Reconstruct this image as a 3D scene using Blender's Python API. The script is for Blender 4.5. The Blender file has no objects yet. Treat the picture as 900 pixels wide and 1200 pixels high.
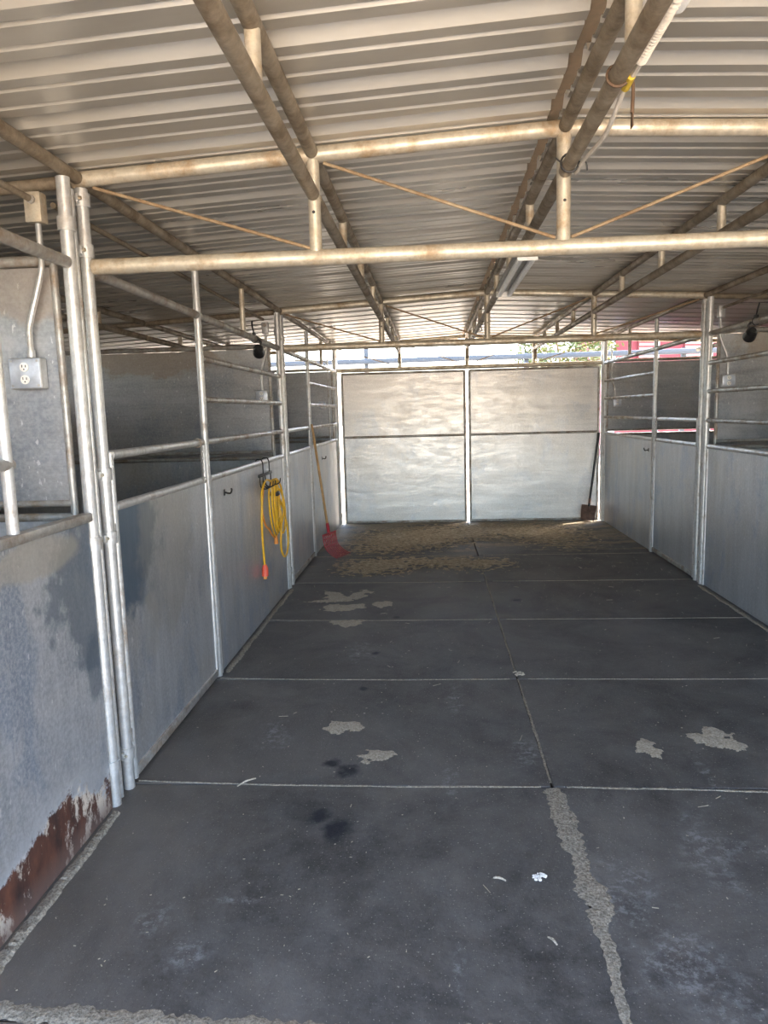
import bpy, bmesh, math, random
from mathutils import Vector, Matrix
R = random.Random(7)
S = bpy.context.scene
COL = S.collection
XL, XR, L = -1.835, 1.855, 3.66
ZC, ZE, ZR = 2.172, 2.495, 2.59          # bottom chord, eave, ridge (pipe centres)
ZP, ZRC, ZRB, ZRA, ZT = 1.217, 1.435, 1.682, 1.918, 2.160
QL, QR = -0.93, 0.92

# ------------------------------------------------------------------ mesh helpers
class MB:
    def __init__(s): s.bm = bmesh.new()
    def tube(s, p, q, r, seg=14, r2=None, cap=True):
        p, q = Vector(p), Vector(q); d = (q - p); 
        if d.length < 1e-6: return s
        d.normalize()
        a = d.orthogonal().normalized() if abs(d.z) > .99 or abs(d.z) < .01 else d.cross(Vector((0, 0, 1))).normalized()
        b = d.cross(a); r2 = r if r2 is None else r2
        r1 = [s.bm.verts.new(p + r * (math.cos(t) * a + math.sin(t) * b)) for t in [2 * math.pi * i / seg for i in range(seg)]]
        rr = [s.bm.verts.new(q + r2 * (math.cos(t) * a + math.sin(t) * b)) for t in [2 * math.pi * i / seg for i in range(seg)]]
        for i in range(seg):
            j = (i + 1) % seg; s.bm.faces.new((r1[i], r1[j], rr[j], rr[i]))
        if cap: s.bm.faces.new(r1[::-1]); s.bm.faces.new(rr)
        return s
    def path(s, pts, r, seg=8, smooth=0, closed=False):
        P = [Vector(p) for p in pts]
        if smooth:
            Q = []; n = len(P)
            for i in range(n if closed else n - 1):
                if closed: a, b, c, d = P[i - 1], P[i], P[(i + 1) % n], P[(i + 2) % n]
                else: a, b, c, d = P[max(i - 1, 0)], P[i], P[i + 1], P[min(i + 2, n - 1)]
                for k in range(smooth):
                    t = k / smooth
                    Q.append(.5 * ((2 * b) + (c - a) * t + (2 * a - 5 * b + 4 * c - d) * t * t + (3 * b - a - 3 * c + d) * t ** 3))
            if not closed: Q.append(P[-1])
            P = Q
        rings = []; a = None; n = len(P)
        for i in range(n):
            if closed: d = P[(i + 1) % n] - P[i - 1]
            else: d = P[min(i + 1, n - 1)] - P[max(i - 1, 0)]
            d.normalize()
            a = d.orthogonal() if a is None else a - d * a.dot(d)
            if a.length < 1e-5: a = d.orthogonal()
            a = a.normalized(); b = d.cross(a)
            rad = r(i / (n - 1)) if callable(r) else r
            rings.append([s.bm.verts.new(P[i] + rad * (math.cos(t) * a + math.sin(t) * b)) for t in [2 * math.pi * k / seg for k in range(seg)]])
        for i in range(n if closed else n - 1):
            A, B = rings[i], rings[(i + 1) % n]
            for k in range(seg):
                j = (k + 1) % seg; s.bm.faces.new((A[k], A[j], B[j], B[k]))
        if not closed: s.bm.faces.new(rings[0][::-1]); s.bm.faces.new(rings[-1])
        return s
    def box(s, lo, hi, bev=0):
        lo, hi = Vector(lo), Vector(hi)
        return s.obox((lo + hi) / 2, (Vector((1, 0, 0)), Vector((0, 1, 0)), Vector((0, 0, 1))), (hi - lo) / 2, bev)
    def obox(s, c, ax, h, bev=0):
        c = Vector(c); ax = [Vector(a).normalized() for a in ax]
        v = []
        for i in (-1, 1):
            for j in (-1, 1):
                for k in (-1, 1): v.append(s.bm.verts.new(c + ax[0] * h[0] * i + ax[1] * h[1] * j + ax[2] * h[2] * k))
        fs = [s.bm.faces.new([v[i] for i in f]) for f in ((0, 1, 3, 2), (4, 6, 7, 5), (0, 4, 5, 1), (2, 3, 7, 6), (0, 2, 6, 4), (1, 5, 7, 3))]
        if bev:
            es = list({e for f in fs for e in f.edges})
            bmesh.ops.bevel(s.bm, geom=es, offset=bev, segments=2, profile=.5, affect='EDGES')
        return s
    def prism(s, poly, off):
        off = Vector(off)
        a = [s.bm.verts.new(Vector(p)) for p in poly]; b = [s.bm.verts.new(Vector(p) + off) for p in poly]
        s.bm.faces.new(a[::-1]); s.bm.faces.new(b); n = len(a)
        for i in range(n): s.bm.faces.new((a[i], a[(i + 1) % n], b[(i + 1) % n], b[i]))
        return s
    def ball(s, c, r, sub=2, sc=(1, 1, 1)):
        m = Matrix.Translation(Vector(c)) @ Matrix.Diagonal((sc[0], sc[1], sc[2], 1))
        bmesh.ops.create_icosphere(s.bm, subdivisions=sub, radius=r, matrix=m); return s
    def build(s, name, mat, parent=None, smooth=True, loc=None):
        bmesh.ops.recalc_face_normals(s.bm, faces=s.bm.faces)
        o0 = parent.matrix_basis.translation.copy() if parent else Vector((0, 0, 0))
        if parent and parent.parent: o0 += parent.parent.matrix_basis.translation
        if parent is None:
            if loc is None:
                xs = [v.co for v in s.bm.verts]
                loc = Vector(((min(v.x for v in xs) + max(v.x for v in xs)) / 2, (min(v.y for v in xs) + max(v.y for v in xs)) / 2, min(v.z for v in xs)))
            o0 = Vector(loc)
        for v in s.bm.verts: v.co -= o0
        me = bpy.data.meshes.new(name); s.bm.to_mesh(me); s.bm.free()
        if smooth:
            for p in me.polygons: p.use_smooth = True
            me.set_sharp_from_angle(angle=math.radians(35))
        me.materials.append(mat)
        o = bpy.data.objects.new(name, me); COL.objects.link(o)
        if parent: o.parent = parent
        else: o.location = o0
        return o

def tag(o, label, cat, group=None, kind='thing'):
    o['label'] = label; o['category'] = cat; o['kind'] = kind
    if group: o['group'] = group
    return o
def root(name, loc, label, cat, group=None):
    o = bpy.data.objects.new(name, None); COL.objects.link(o); o.location = loc
    o.empty_display_size = .1
    return tag(o, label, cat, group)
def struct(o): o['kind'] = 'structure'; return o
def copy_tree(o, loc):
    c = o.copy(); COL.objects.link(c); c.location = loc
    for ch in o.children:
        d = ch.copy(); COL.objects.link(d); d.parent = c
        for g in ch.children:
            e = g.copy(); COL.objects.link(e); e.parent = d
    return c

# ------------------------------------------------------------------ materials
class NT:
    def __init__(s, name):
        s.m = bpy.data.materials.new(name); s.m.use_nodes = True; s.t = s.m.node_tree; s.t.nodes.clear()
        s.out = s.t.nodes.new('ShaderNodeOutputMaterial'); s.bsdf = s.t.nodes.new('ShaderNodeBsdfPrincipled')
        s.t.links.new(s.bsdf.outputs[0], s.out.inputs[0])
        s.pos = s.t.nodes.new('ShaderNodeNewGeometry').outputs['Position']
    def put(s, sock, v):
        if hasattr(v, 'is_output') or isinstance(v, bpy.types.NodeSocket): s.t.links.new(v, sock)
        elif isinstance(v, (tuple, list)) and len(v) == 3 and sock.type == 'RGBA': sock.default_value = (*v, 1)
        else: sock.default_value = v
    def set(s, **k):
        for a, v in k.items(): s.put(s.bsdf.inputs[a.replace('_', ' ')], v)
    def noise(s, scale=5, detail=4, rough=.6, stretch=(1, 1, 1), off=(0, 0, 0), dist=0):
        m = s.t.nodes.new('ShaderNodeMapping'); s.t.links.new(s.pos, m.inputs[0])
        m.inputs['Scale'].default_value = stretch; m.inputs['Location'].default_value = off
        n = s.t.nodes.new('ShaderNodeTexNoise'); s.t.links.new(m.outputs[0], n.inputs['Vector'])
        n.inputs['Scale'].default_value = scale; n.inputs['Detail'].default_value = detail; n.inputs['Roughness'].default_value = rough
        n.inputs['Distortion'].default_value = dist
        return n.outputs[0]
    def ramp(s, v, a, b, lo=0., hi=1.):
        n = s.t.nodes.new('ShaderNodeMapRange'); s.put(n.inputs[0], v)
        for i, x in zip((1, 2, 3, 4), (a, b, lo, hi)): s.put(n.inputs[i], x)
        return n.outputs[0]
    def math(s, op, a, b=0.):
        n = s.t.nodes.new('ShaderNodeMath'); n.operation = op; s.put(n.inputs[0], a); s.put(n.inputs[1], b); return n.outputs[0]
    def mix(s, f, a, b):
        n = s.t.nodes.new('ShaderNodeMix'); n.data_type = 'RGBA'
        s.put(n.inputs[0], f); s.put(n.inputs[6], a); s.put(n.inputs[7], b); return n.outputs[2]
    def sep(s):
        if not hasattr(s, '_sep'):
            n = s.t.nodes.new('ShaderNodeSeparateXYZ'); s.t.links.new(s.pos, n.inputs[0]); s._sep = n.outputs
        return s._sep
    def spot(s, c, r, sc=(1, 1, 1), wob=.5, wscale=6, soft=.22):
        """mask of an irregular blot centred at c: 1 inside, 0 outside"""
        m = s.t.nodes.new('ShaderNodeVectorMath'); m.operation = 'SUBTRACT'; s.t.links.new(s.pos, m.inputs[0]); m.inputs[1].default_value = c
        k = s.t.nodes.new('ShaderNodeVectorMath'); k.operation = 'MULTIPLY'; s.t.links.new(m.outputs[0], k.inputs[0]); k.inputs[1].default_value = sc
        l = s.t.nodes.new('ShaderNodeVectorMath'); l.operation = 'LENGTH'; s.t.links.new(k.outputs[0], l.inputs[0])
        d = s.math('ADD', l.outputs['Value'], s.math('MULTIPLY', s.math('SUBTRACT', s.noise(wscale, 5, .6), .5), wob * r * 2))
        return s.ramp(d, r * (1 + soft), r * (1 - soft))
    def bump(s, h, strength=.2, dist=.01):
        n = s.t.nodes.new('ShaderNodeBump'); n.inputs['Strength'].default_value = strength; n.inputs['Distance'].default_value = dist
        s.t.links.new(h, n.inputs['Height']); s.t.links.new(n.outputs[0], s.bsdf.inputs['Normal'])

def plain(name, col, rough=.5, metal=0., var=.15, scale=30):
    n = NT(name); f = n.ramp(n.noise(scale), .3, .7)
    n.set(Base_Color=n.mix(f, tuple(c * (1 - var) for c in col), tuple(min(1, c * (1 + var)) for c in col)), Roughness=rough, Metallic=metal)
    return n.m

def galv(name, light, dark, stretch=(1, 1, 1), metal=.62, rough=(.28, .52), stains=(), scuff=.25, off=(0, 0, 0), rust=False, blue=.6, dusty=.5, streak=(1, 3, .25), scr=(1, 1.6, .2)):
    n = NT(name)
    big = n.ramp(n.noise(1.7, 5, .62, stretch, off), .3, .7)
    fine = n.ramp(n.noise(9, 6, .7, tuple(a * 1. for a in stretch), off), .3, .72)
    spk = n.ramp(n.noise(60, 4, .7), .40, .62); flk = n.ramp(n.noise(42, 3, .6, (1, 1, .45), (5, 5, 5)), .655, .69)
    c = n.mix(n.math('ADD', n.math('MULTIPLY', big, .55), n.math('MULTIPLY', fine, .45)), dark, light)
    ox = n.ramp(n.noise(2.6, 7, .68, (1, 1, .7), (off[0] + 11, off[1], off[2]), .4), .52, .60)
    c = n.mix(n.math('MULTIPLY', ox, blue), c, tuple(x * y for x, y in zip(dark, (.78, .92, 1.12))))
    tan_ = n.ramp(n.noise(1.9, 7, .7, (1, 1, .8), (off[0], off[1] + 17, off[2]), .3), .50, .68)
    c = n.mix(n.math('MULTIPLY', tan_, dusty), c, (.50, .46, .39))
    strk = n.ramp(n.noise(4.5, 7, .78, streak, off, .25), .40, .66)
    c = n.mix(n.math('MULTIPLY', strk, .34), c, tuple(x * .62 for x in dark))
    c = n.mix(n.math('MULTIPLY', spk, .30), c, tuple(min(1, x * 1.2) for x in light)); c = n.mix(n.math('MULTIPLY', flk, .6), c, (.80, .80, .79))
    sc = n.ramp(n.noise(16, 7, .78, scr, (3, 1, 7)), .57, .67)
    c = n.mix(n.math('MULTIPLY', sc, scuff), c, (.70, .70, .68))
    for (ctr, r, s_, col, amt, wob) in stains:
        c = n.mix(n.math('MULTIPLY', n.spot(ctr, r, s_, wob, 7, .13), amt), c, col)
    met = metal; ro = n.ramp(fine, 0, 1, rough[0], rough[1])
    if rust:
        z = n.sep()[2]; y = n.sep()[1]
        wob = n.math('MULTIPLY', n.math('SUBTRACT', n.noise(5, 9, .74), .5), .42)
        # the rust creeps up between Y -1.4 and -0.2, highest at -0.62
        top = n.math('SUBTRACT', .27, n.math('MULTIPLY', n.math('ABSOLUTE', n.math('ADD', y, .60)), .36))
        h = n.math('SUBTRACT', n.math('ADD', z, wob), top)
        pale = n.ramp(h, .10, .0)
        c = n.mix(n.math('MULTIPLY', pale, .6), c, (.66, .68, .70))
        m = n.ramp(h, .012, -.012)
        rn = n.ramp(n.noise(11, 7, .7, (1, 1, .5)), .3, .7)
        rc = n.mix(rn, (.020, .009, .007), (.125, .043, .022))
        fl = n.ramp(n.noise(8, 8, .75, (1, 1, .5), (9, 2, 4)), .52, .57)
        rc = n.mix(fl, rc, (.55, .48, .40))
        base = n.ramp(z, .10, .02)
        rc = n.mix(n.math('MULTIPLY', base, .7), rc, (.13, .085, .07))
        c = n.mix(m, c, rc); met = n.ramp(m, 0, 1, metal, 0); ro = n.ramp(m, 0, 1, rough[1], .9)
    n.set(Base_Color=c, Metallic=met, Roughness=ro)
    n.bump(n.noise(3.2, 3, .5, stretch, off), .25, .02)
    return n.m

def pipe_mat(name, clean, rusty, amount, metal=.55, rough=.42):
    n = NT(name)
    f = n.ramp(n.noise(7, 6, .7), .62 - amount * .45, .78 - amount * .3)
    g = n.ramp(n.noise(40, 4, .65), .3, .75)
    c = n.mix(g, tuple(x * .72 for x in clean), clean)
    c = n.mix(n.math('MULTIPLY', f, .85), c, n.mix(g, tuple(x * .6 for x in rusty), rusty))
    n.set(Base_Color=c, Metallic=n.ramp(f, 0, 1, metal, metal * .35), Roughness=n.ramp(f, 0, 1, rough, rough + .22))
    n.bump(n.noise(60, 3), .12, .003)
    return n.m

M_PIPE = pipe_mat('galvanized_pipe', (.66, .66, .64), (.36, .27, .19), .18)
M_PIPE_DK = pipe_mat('weathered_pipe', (.50, .49, .46), (.27, .19, .12), .45)
M_TRUSS = pipe_mat('dusty_warm_lit_truss_pipe', (.66, .60, .48), (.38, .25, .125), .35, .45, .40)  # dust and rust, with the warm reflected roof light painted into the tan
M_PURL = pipe_mat('dirty_warm_lit_purlin_pipe', (.36, .30, .22), (.17, .12, .07), .5, .35, .5)  # dirt and rust; the brown base also carries the warm reflected tone
M_ROD = pipe_mat('rusty_rod', (.42, .32, .20), (.25, .15, .075), .6, .3, .6)
GL, GD = (.60, .62, .64), (.40, .42, .45)
M_NEAR = galv('near_sheet', (.68, .69, .70), (.27, .295, .33), (1, 1, .6), rust=True, scuff=.4, stains=(
    ((XL, -.18, .92), .24, (1, .85, .8), (.14, .175, .215), .7, 1.1), ((XL, -.55, 1.12), .10, (1, .35, 1.5), (.50, .46, .38), .6, .5),
    ((XL, -.2, .62), .08, (1, 1, .6), (.13, .165, .205), .6, .6)))
M_DOOR = galv('door_sheet', (.65, .66, .665), (.31, .33, .355), (1, 2.2, .35), scuff=.3, stains=(
    ((XL, .10, 1.10), .36, (1, .92, .95), (.115, .165, .225), .9, .75), ((XL, .62, .95), .33, (1, 1, .8), (.40, .39, .35), .45, .7),
    ((XL, .35, .62), .10, (1, 1, .7), (.50, .49, .45), .5, .9)))
M_SHEET = galv('stall_sheet', (.63, .645, .66), (.40, .42, .44), (1, 2.5, .4), scuff=.25)
M_SHEET_R = galv('right_stall_sheet', (.60, .63, .66), (.37, .40, .435), (1, 2.5, .4), scuff=.3, off=(4, 3, 2))
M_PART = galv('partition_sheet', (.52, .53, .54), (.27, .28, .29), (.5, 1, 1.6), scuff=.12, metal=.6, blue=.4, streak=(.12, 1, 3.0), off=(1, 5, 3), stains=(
    ((-2.05, -.06, 2.10), .16, (1, 1, 1), (.36, .27, .19), .5, .9), ((-3.0, 3.6, 2.1), .3, (.5, 1, 2), (.32, .23, .15), .5, .8),
    ((2.6, 3.6, 2.1), .3, (.6, 1, 2), (.34, .26, .17), .5, .8)))
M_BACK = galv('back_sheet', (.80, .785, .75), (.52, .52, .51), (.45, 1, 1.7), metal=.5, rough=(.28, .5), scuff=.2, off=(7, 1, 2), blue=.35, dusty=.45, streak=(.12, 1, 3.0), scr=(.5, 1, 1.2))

def mk_roof():
    n = NT('roof_sheet')
    f = n.ramp(n.noise(2.2, 5, .6, (.25, 1, 1)), .3, .7)
    g = n.ramp(n.noise(25, 4, .6, (.2, 1, 1)), .35, .7)
    c = n.mix(f, (.52, .49, .43), (.63, .595, .52)); c = n.mix(n.math('MULTIPLY', g, .15), c, (.40, .35, .28))
    n.set(Base_Color=c, Metallic=.55, Roughness=n.ramp(f, 0, 1, .25, .36)); return n.m
M_ROOF = mk_roof()
M_CAP = plain('ridge_cap_dark', (.22, .15, .09), .7)

STAINS = [(-.98, .22, .065), (-.90, .16, .09), (-.97, -.2, .075), (-.90, -.30, .10), (-.92, 1.11, .05), (.176, 3.03, .07), (-.9, 1.72, .05), (-.80, 2.55, .05), (1.1, -.55, .16)]
SCUFFS = [(-1.18, -.70, .10, 1, .22), (-1.43, -.80, .09, .6, .8), (-1.24, -.95, .11, .7, .6), (-.45, -.98, .05, .3, 2), (.10, -.62, .15, .7, .9), (.45, -.40, .20, .5, 1),
          (.75, -.45, .17, .8, .7), (.2, -.95, .22, .6, .8), (-.10, .35, .12, .6, 1), (-.45, .10, .10, .3, 1.6), (.65, .15, .07, .3, 2.4), (-1.3, .5, .16, .5, .9), (-1.0, 1.75, .2, .5, .9), (-.4, .95, .12, .4, 1.4)]
def mk_mat():
    n = NT('rubber_mat')
    big = n.ramp(n.noise(1.5, 8, .70, (1, 1, 1), (0, 0, 0), .5), .36, .64); mid = n.ramp(n.noise(6, 8, .76, (1, .7, 1)), .45, .68); fine = n.ramp(n.noise(90, 4, .7), .3, .75)
    c = n.mix(big, (.027, .0255, .0255), (.116, .108, .099))
    c = n.mix(n.math('MULTIPLY', mid, .55), c, (.165, .158, .150))
    c = n.mix(n.math('MULTIPLY', fine, .35), c, (.125, .12, .113))
    spk = n.ramp(n.noise(115, 3, .55), .645, .69)
    c = n.mix(n.math('MULTIPLY', spk, .7), c, (.34, .32, .28))
    x, y, z = n.sep()
    # dry brown dust on the left edge, and hay dust towards the back panels
    edge = n.math('MULTIPLY', n.ramp(n.math('ADD', x, n.math('MULTIPLY', n.noise(2.5, 5, .6), .6)), -.8, -1.6), n.ramp(y, 1.2, -.4, .15, 1.))
    c = n.mix(n.math('MULTIPLY', edge, .75), c, (.125, .108, .090))
    dn = n.noise(3.0, 7, .68, (.45, 1.3, 1), (2, 0, 0))
    dust = n.ramp(n.math('ADD', dn, n.ramp(y, 2.8, 6.2, -.27, .07)), .50, .56)
    grain = n.ramp(n.noise(45, 5, .7, (.6, 1, 1)), .3, .7)
    c = n.mix(n.math('MULTIPLY', dust, .78), c, n.mix(grain, (.13, .10, .06), (.40, .33, .22)))
    for (sx, sy, r, ax, ay) in SCUFFS:
        m = n.math('MULTIPLY', n.spot((sx, sy, 0), r * .8, (1 / ax, 1 / ay, 1), 2.2, 7, .6), n.ramp(n.noise(26, 7, .78), .48, .60))
        c = n.mix(n.math('MULTIPLY', m, .50), c, (.30, .30, .31))
    for (sx, sy, r) in STAINS:
        c = n.mix(n.math('MULTIPLY', n.spot((sx, sy, 0), r * .50, (1, .8, 1), 1.3, 14, .4), .95), c, (.008, .010, .018))
    n.set(Base_Color=c, Roughness=n.ramp(mid, 0, 1, .62, .8), Specular_IOR_Level=.35)
    n.bump(n.noise(45, 6, .75), .55, .006)
    return n.m
M_MAT = mk_mat()
def mk_dust(name, a, b, scale=120):
    n = NT(name); f = n.ramp(n.noise(scale, 4, .75), .32, .68); n.set(Base_Color=n.mix(f, a, b), Roughness=.95, Specular_IOR_Level=.1)
    n.bump(n.noise(scale * .8, 3), .8, .006); return n.m
M_DUST = mk_dust('sawdust', (.22, .19, .14), (.56, .51, .42))
M_SEAM = mk_dust('seam_dust', (.10, .088, .07), (.40, .36, .29))
M_HAY = mk_dust('hay_litter', (.16, .125, .08), (.58, .49, .35), 22)
def mk_ground(name='pale_bounce_ground', k=1.):
    n = NT(name); f = n.ramp(n.noise(.6, 7, .65), .3, .7); g = n.ramp(n.noise(20, 5, .7), .3, .7)
    c = n.mix(f, (.44 * k, .37 * k, .28 * k), (.60 * k, .51 * k, .40 * k)); c = n.mix(n.math('MULTIPLY', g, .3), c, (.28 * k, .22 * k, .15 * k))
    n.set(Base_Color=c, Roughness=.95); n.bump(n.noise(12, 6, .7), .4, .03); return n.m
M_GROUND = mk_ground()  # kept pale so the sunlit ground bounces light onto the front roof
M_GROUND_DIM = mk_ground('low_bounce_ground', .5)  # ground darkened here so less sunlight bounces up onto the far roof
M_EARTH = mk_dust('stall_earth', (.035, .03, .025), (.095, .078, .06), 25)
M_BLACK = plain('black_plastic', (.012, .012, .013), .45)
M_BLACKIRON = plain('black_iron', (.02, .019, .018), .5, .4)
M_YEL = plain('yellow_cord', (.72, .40, .02), .45)
M_ORANGE = plain('orange_cord_end', (.68, .25, .04), .5)
M_REDPLUG = plain('coral_plug', (.75, .10, .05), .45)
M_RED = plain('red_fork_plastic', (.33, .008, .018), .4)
M_WOOD = plain('handle_wood', (.42, .25, .10), .55, 0, .25, 14)
M_RUSTBLADE = plain('rusty_blade', (.16, .095, .07), .75, .3, .35, 18)
M_BOX = plain('outlet_box_grey', (.50, .50, .49), .45, .5)
M_PLATE = plain('cover_plate_steel', (.52, .56, .62), .38, .5)
M_WHITE = plain('white_plastic', (.80, .79, .75), .4)
M_TUBE = plain('lamp_tube_white', (.78, .78, .76), .3)
M_SLOT = plain('slot_dark', (.02, .02, .02), .6)
M_CONDUIT = pipe_mat('conduit_steel', (.62, .62, .60), (.36, .28, .2), .22, .6, .38)
M_CABLE = plain('grey_white_cable', (.60, .55, .47), .5)
M_STRAP = plain('brown_strap', (.10, .06, .035), .8)
M_TAG = plain('yellow_tag', (.60, .42, .05), .5)
M_CHAIN = plain('dull_chain', (.30, .29, .27), .5, .7)
M_BARN = plain('barn_red', (.16, .022, .026), .8, 0, .08, 3)
M_TRIM = plain('barn_white', (.40, .38, .37), .7)
M_BARNROOF = plain('barn_roof_red', (.15, .035, .03), .7)
M_BEAM = plain('beam_grey', (.035, .038, .042), .5, .2)
M_BARK = plain('bark', (.16, .11, .07), .9)
def mk_leaf():
    n = NT('tree_leaf'); f = n.ramp(n.noise(3, 4), .3, .7)
    n.set(Base_Color=n.mix(f, (.035, .055, .010), (.10, .105, .016)), Roughness=.6, Transmission_Weight=0.0); return n.m
M_LEAF = mk_leaf()

# ------------------------------------------------------------------ names of places used in the labels
BAY = {('L', 0): 'the rust-stained left stall front', ('L', 1): 'the left stall front with the yellow cord',
       ('L', 2): 'the left stall front behind the red fork', ('R', 1): 'the right stall front cut by the photo edge',
       ('R', 2): 'the right stall front beside the black shovel', ('R', 0): 'the right stall front beside the camera'}
TRN = {0: 'nearest roof truss', 1: 'middle roof truss', 2: 'roof truss over the back panels'}

# ------------------------------------------------------------------ ground, mats
def plane(name, x0, x1, y0, y1, z, mat):
    m = MB(); v = [m.bm.verts.new(p) for p in ((x0, y0, z), (x1, y0, z), (x1, y1, z), (x0, y1, z))]; m.bm.faces.new(v)
    return struct(m.build(name, mat, None, False, loc=((x0 + x1) / 2, (y0 + y1) / 2, z)))
plane('ground_front', -70, 70, -60, 3, -.030, M_GROUND)
plane('ground_back', -70, 70, 3, 90, -.030, M_GROUND_DIM)
plane('floor', -5.6, 5.6, -3.75, 7.5, -.021, M_EARTH)

SX, SY0, PIT = -.022, .033, 1.22
rows = {-2: 'in front of the nearest pale cross seam', -1: 'row nearest the camera', 0: 'second row from the camera', 1: 'third row from the camera',
        2: 'fourth row from the camera', 3: 'fifth row from the camera', 4: 'last row but one, under hay dust', 5: 'last row, against the back panels'}
for k, rn in rows.items():
    for s, (a, b) in (('left', (XL - .02, SX - .006)), ('right', (SX + .006, XR + .02))):
        y0, y1 = SY0 + k * PIT + .006, SY0 + (k + 1) * PIT - .006
        m = MB().box((a, y0, -.02), (b, y1, 0), .003)
        o = m.build('rubber_mat', M_MAT, None, False)
        tag(o, f'black rubber mat {s} of the centre seam, {rn}', 'mat', 'rubber floor mats of the aisle')

from mathutils import noise as mnoise
def ribbon(pts, name, label, mat=None, h=.004, amp=1.):
    """drifting line of dust: pts = (x, y, half width)"""
    mat = mat or M_SEAM; m = MB(); P = []
    for (a, b) in zip(pts[:-1], pts[1:]):
        n = max(2, int(math.hypot(b[0] - a[0], b[1] - a[1]) / .008))
        for i in range(n):
            t = i / n; P.append(tuple(a[j] + (b[j] - a[j]) * t for j in range(3)))
    P.append(pts[-1]); prev = None
    for i, p in enumerate(P):
        q = P[min(i + 1, len(P) - 1)]; o = P[max(i - 1, 0)]
        d = Vector((q[0] - o[0], q[1] - o[1], 0)).normalized(); nrm = Vector((-d.y, d.x, 0))
        def ww(e): return p[2] * max(.12, 1 + amp * (.75 * mnoise.noise(Vector((p[0] * 7, p[1] * 7, e))) + .6 * mnoise.noise(Vector((p[0] * 45, p[1] * 45, e + 5)))) + R.uniform(-.05, .05))
        w1, w2 = min(ww(1.3), p[2] * 1.6), min(ww(9.7), p[2] * 1.6); c = Vector((p[0] + .004 * mnoise.noise(Vector((p[0] * 3, p[1] * 3, 2))), p[1] + .004 * mnoise.noise(Vector((p[0] * 3, p[1] * 3, 4))), 0))
        row = [m.bm.verts.new(c + nrm * w1 + Vector((0, 0, .0006))), m.bm.verts.new(c + nrm * w1 * .55 + Vector((0, 0, h * R.uniform(.5, 1.1)))),
               m.bm.verts.new(c - nrm * w2 * .55 + Vector((0, 0, h * R.uniform(.5, 1.1)))), m.bm.verts.new(c - nrm * w2 + Vector((0, 0, .0006)))]
        if prev:
            for k in range(3): m.bm.faces.new((prev[k], prev[k + 1], row[k + 1], row[k]))
        prev = row
    o = m.build(name, mat, None); tag(o, label, 'sawdust', 'sawdust lines along the mat seams', 'stuff'); return o
ribbon([(SX, .02, .030), (-.015, -.25, .036), (-.013, -.5, .032), (.0, -.70, .042), (-.012, -.80, .028), (-.02, -1.0, .014), (-.024, -1.18, .012)], 'sawdust_line', 'wide pale sawdust drift along the centre seam nearest the camera')
ribbon([(SX, .06, .007), (SX, 1.25, .005)], 'sawdust_line', 'faint sawdust line on the centre seam before the small beige clump')
ribbon([(SX, 1.29, .005), (SX, 2.45, .006), (SX, 3.7, .006), (SX, 4.85, .007)], 'sawdust_line', 'thin sawdust line on the centre seam in the far half of the aisle')
for k, (lw, rw) in {-1: (.032, .014), 0: (.0048, .0065), 1: (.0045, .0038), 2: (.006, .0038), 3: (.008, .006), 4: (.018, .013)}.items():
    y = SY0 + k * PIT
    nm = {-1: 'along the very front of the photo', 0: 'at the nearest cross seam', 1: 'at the cross seam by the beige clump', 2: 'at the third cross seam from the camera', 3: 'at the fourth cross seam, below the cord', 4: 'at the cross seam by the red fork'}[k]
    ribbon([(XL + .02, y + .02, lw), (-1.3, y + .0, lw), (-.7, y - .012, lw * .8), (SX - .05, y, lw)], 'sawdust_line', f'sawdust line left of the centre seam {nm}')
    ribbon([(SX + .06, y, rw), (.9, y - .005 - .02 * (k == 0), rw), (XR - .04, y + .0, rw)], 'sawdust_line', f'sawdust line right of the centre seam {nm}')
ribbon([(XL + .036, -2.2, .026), (XL + .034, -1.1, .025), (XL + .033, -.6, .022), (XL + .03, -.2, .018)], 'sawdust_line', 'pale sawdust drift at the foot of the rusty left panel', h=.010, amp=.35)
ribbon([(XL + .035, 1.35, .018), (XL + .035, 3.45, .018)], 'sawdust_line', 'sawdust at the foot of the left panel below the yellow cord', h=.008)
ribbon([(XR - .045, .2, .022), (XR - .045, 3.44, .018)], 'sawdust_line', 'sawdust at the foot of the right panel nearest the camera', h=.008)

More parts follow.
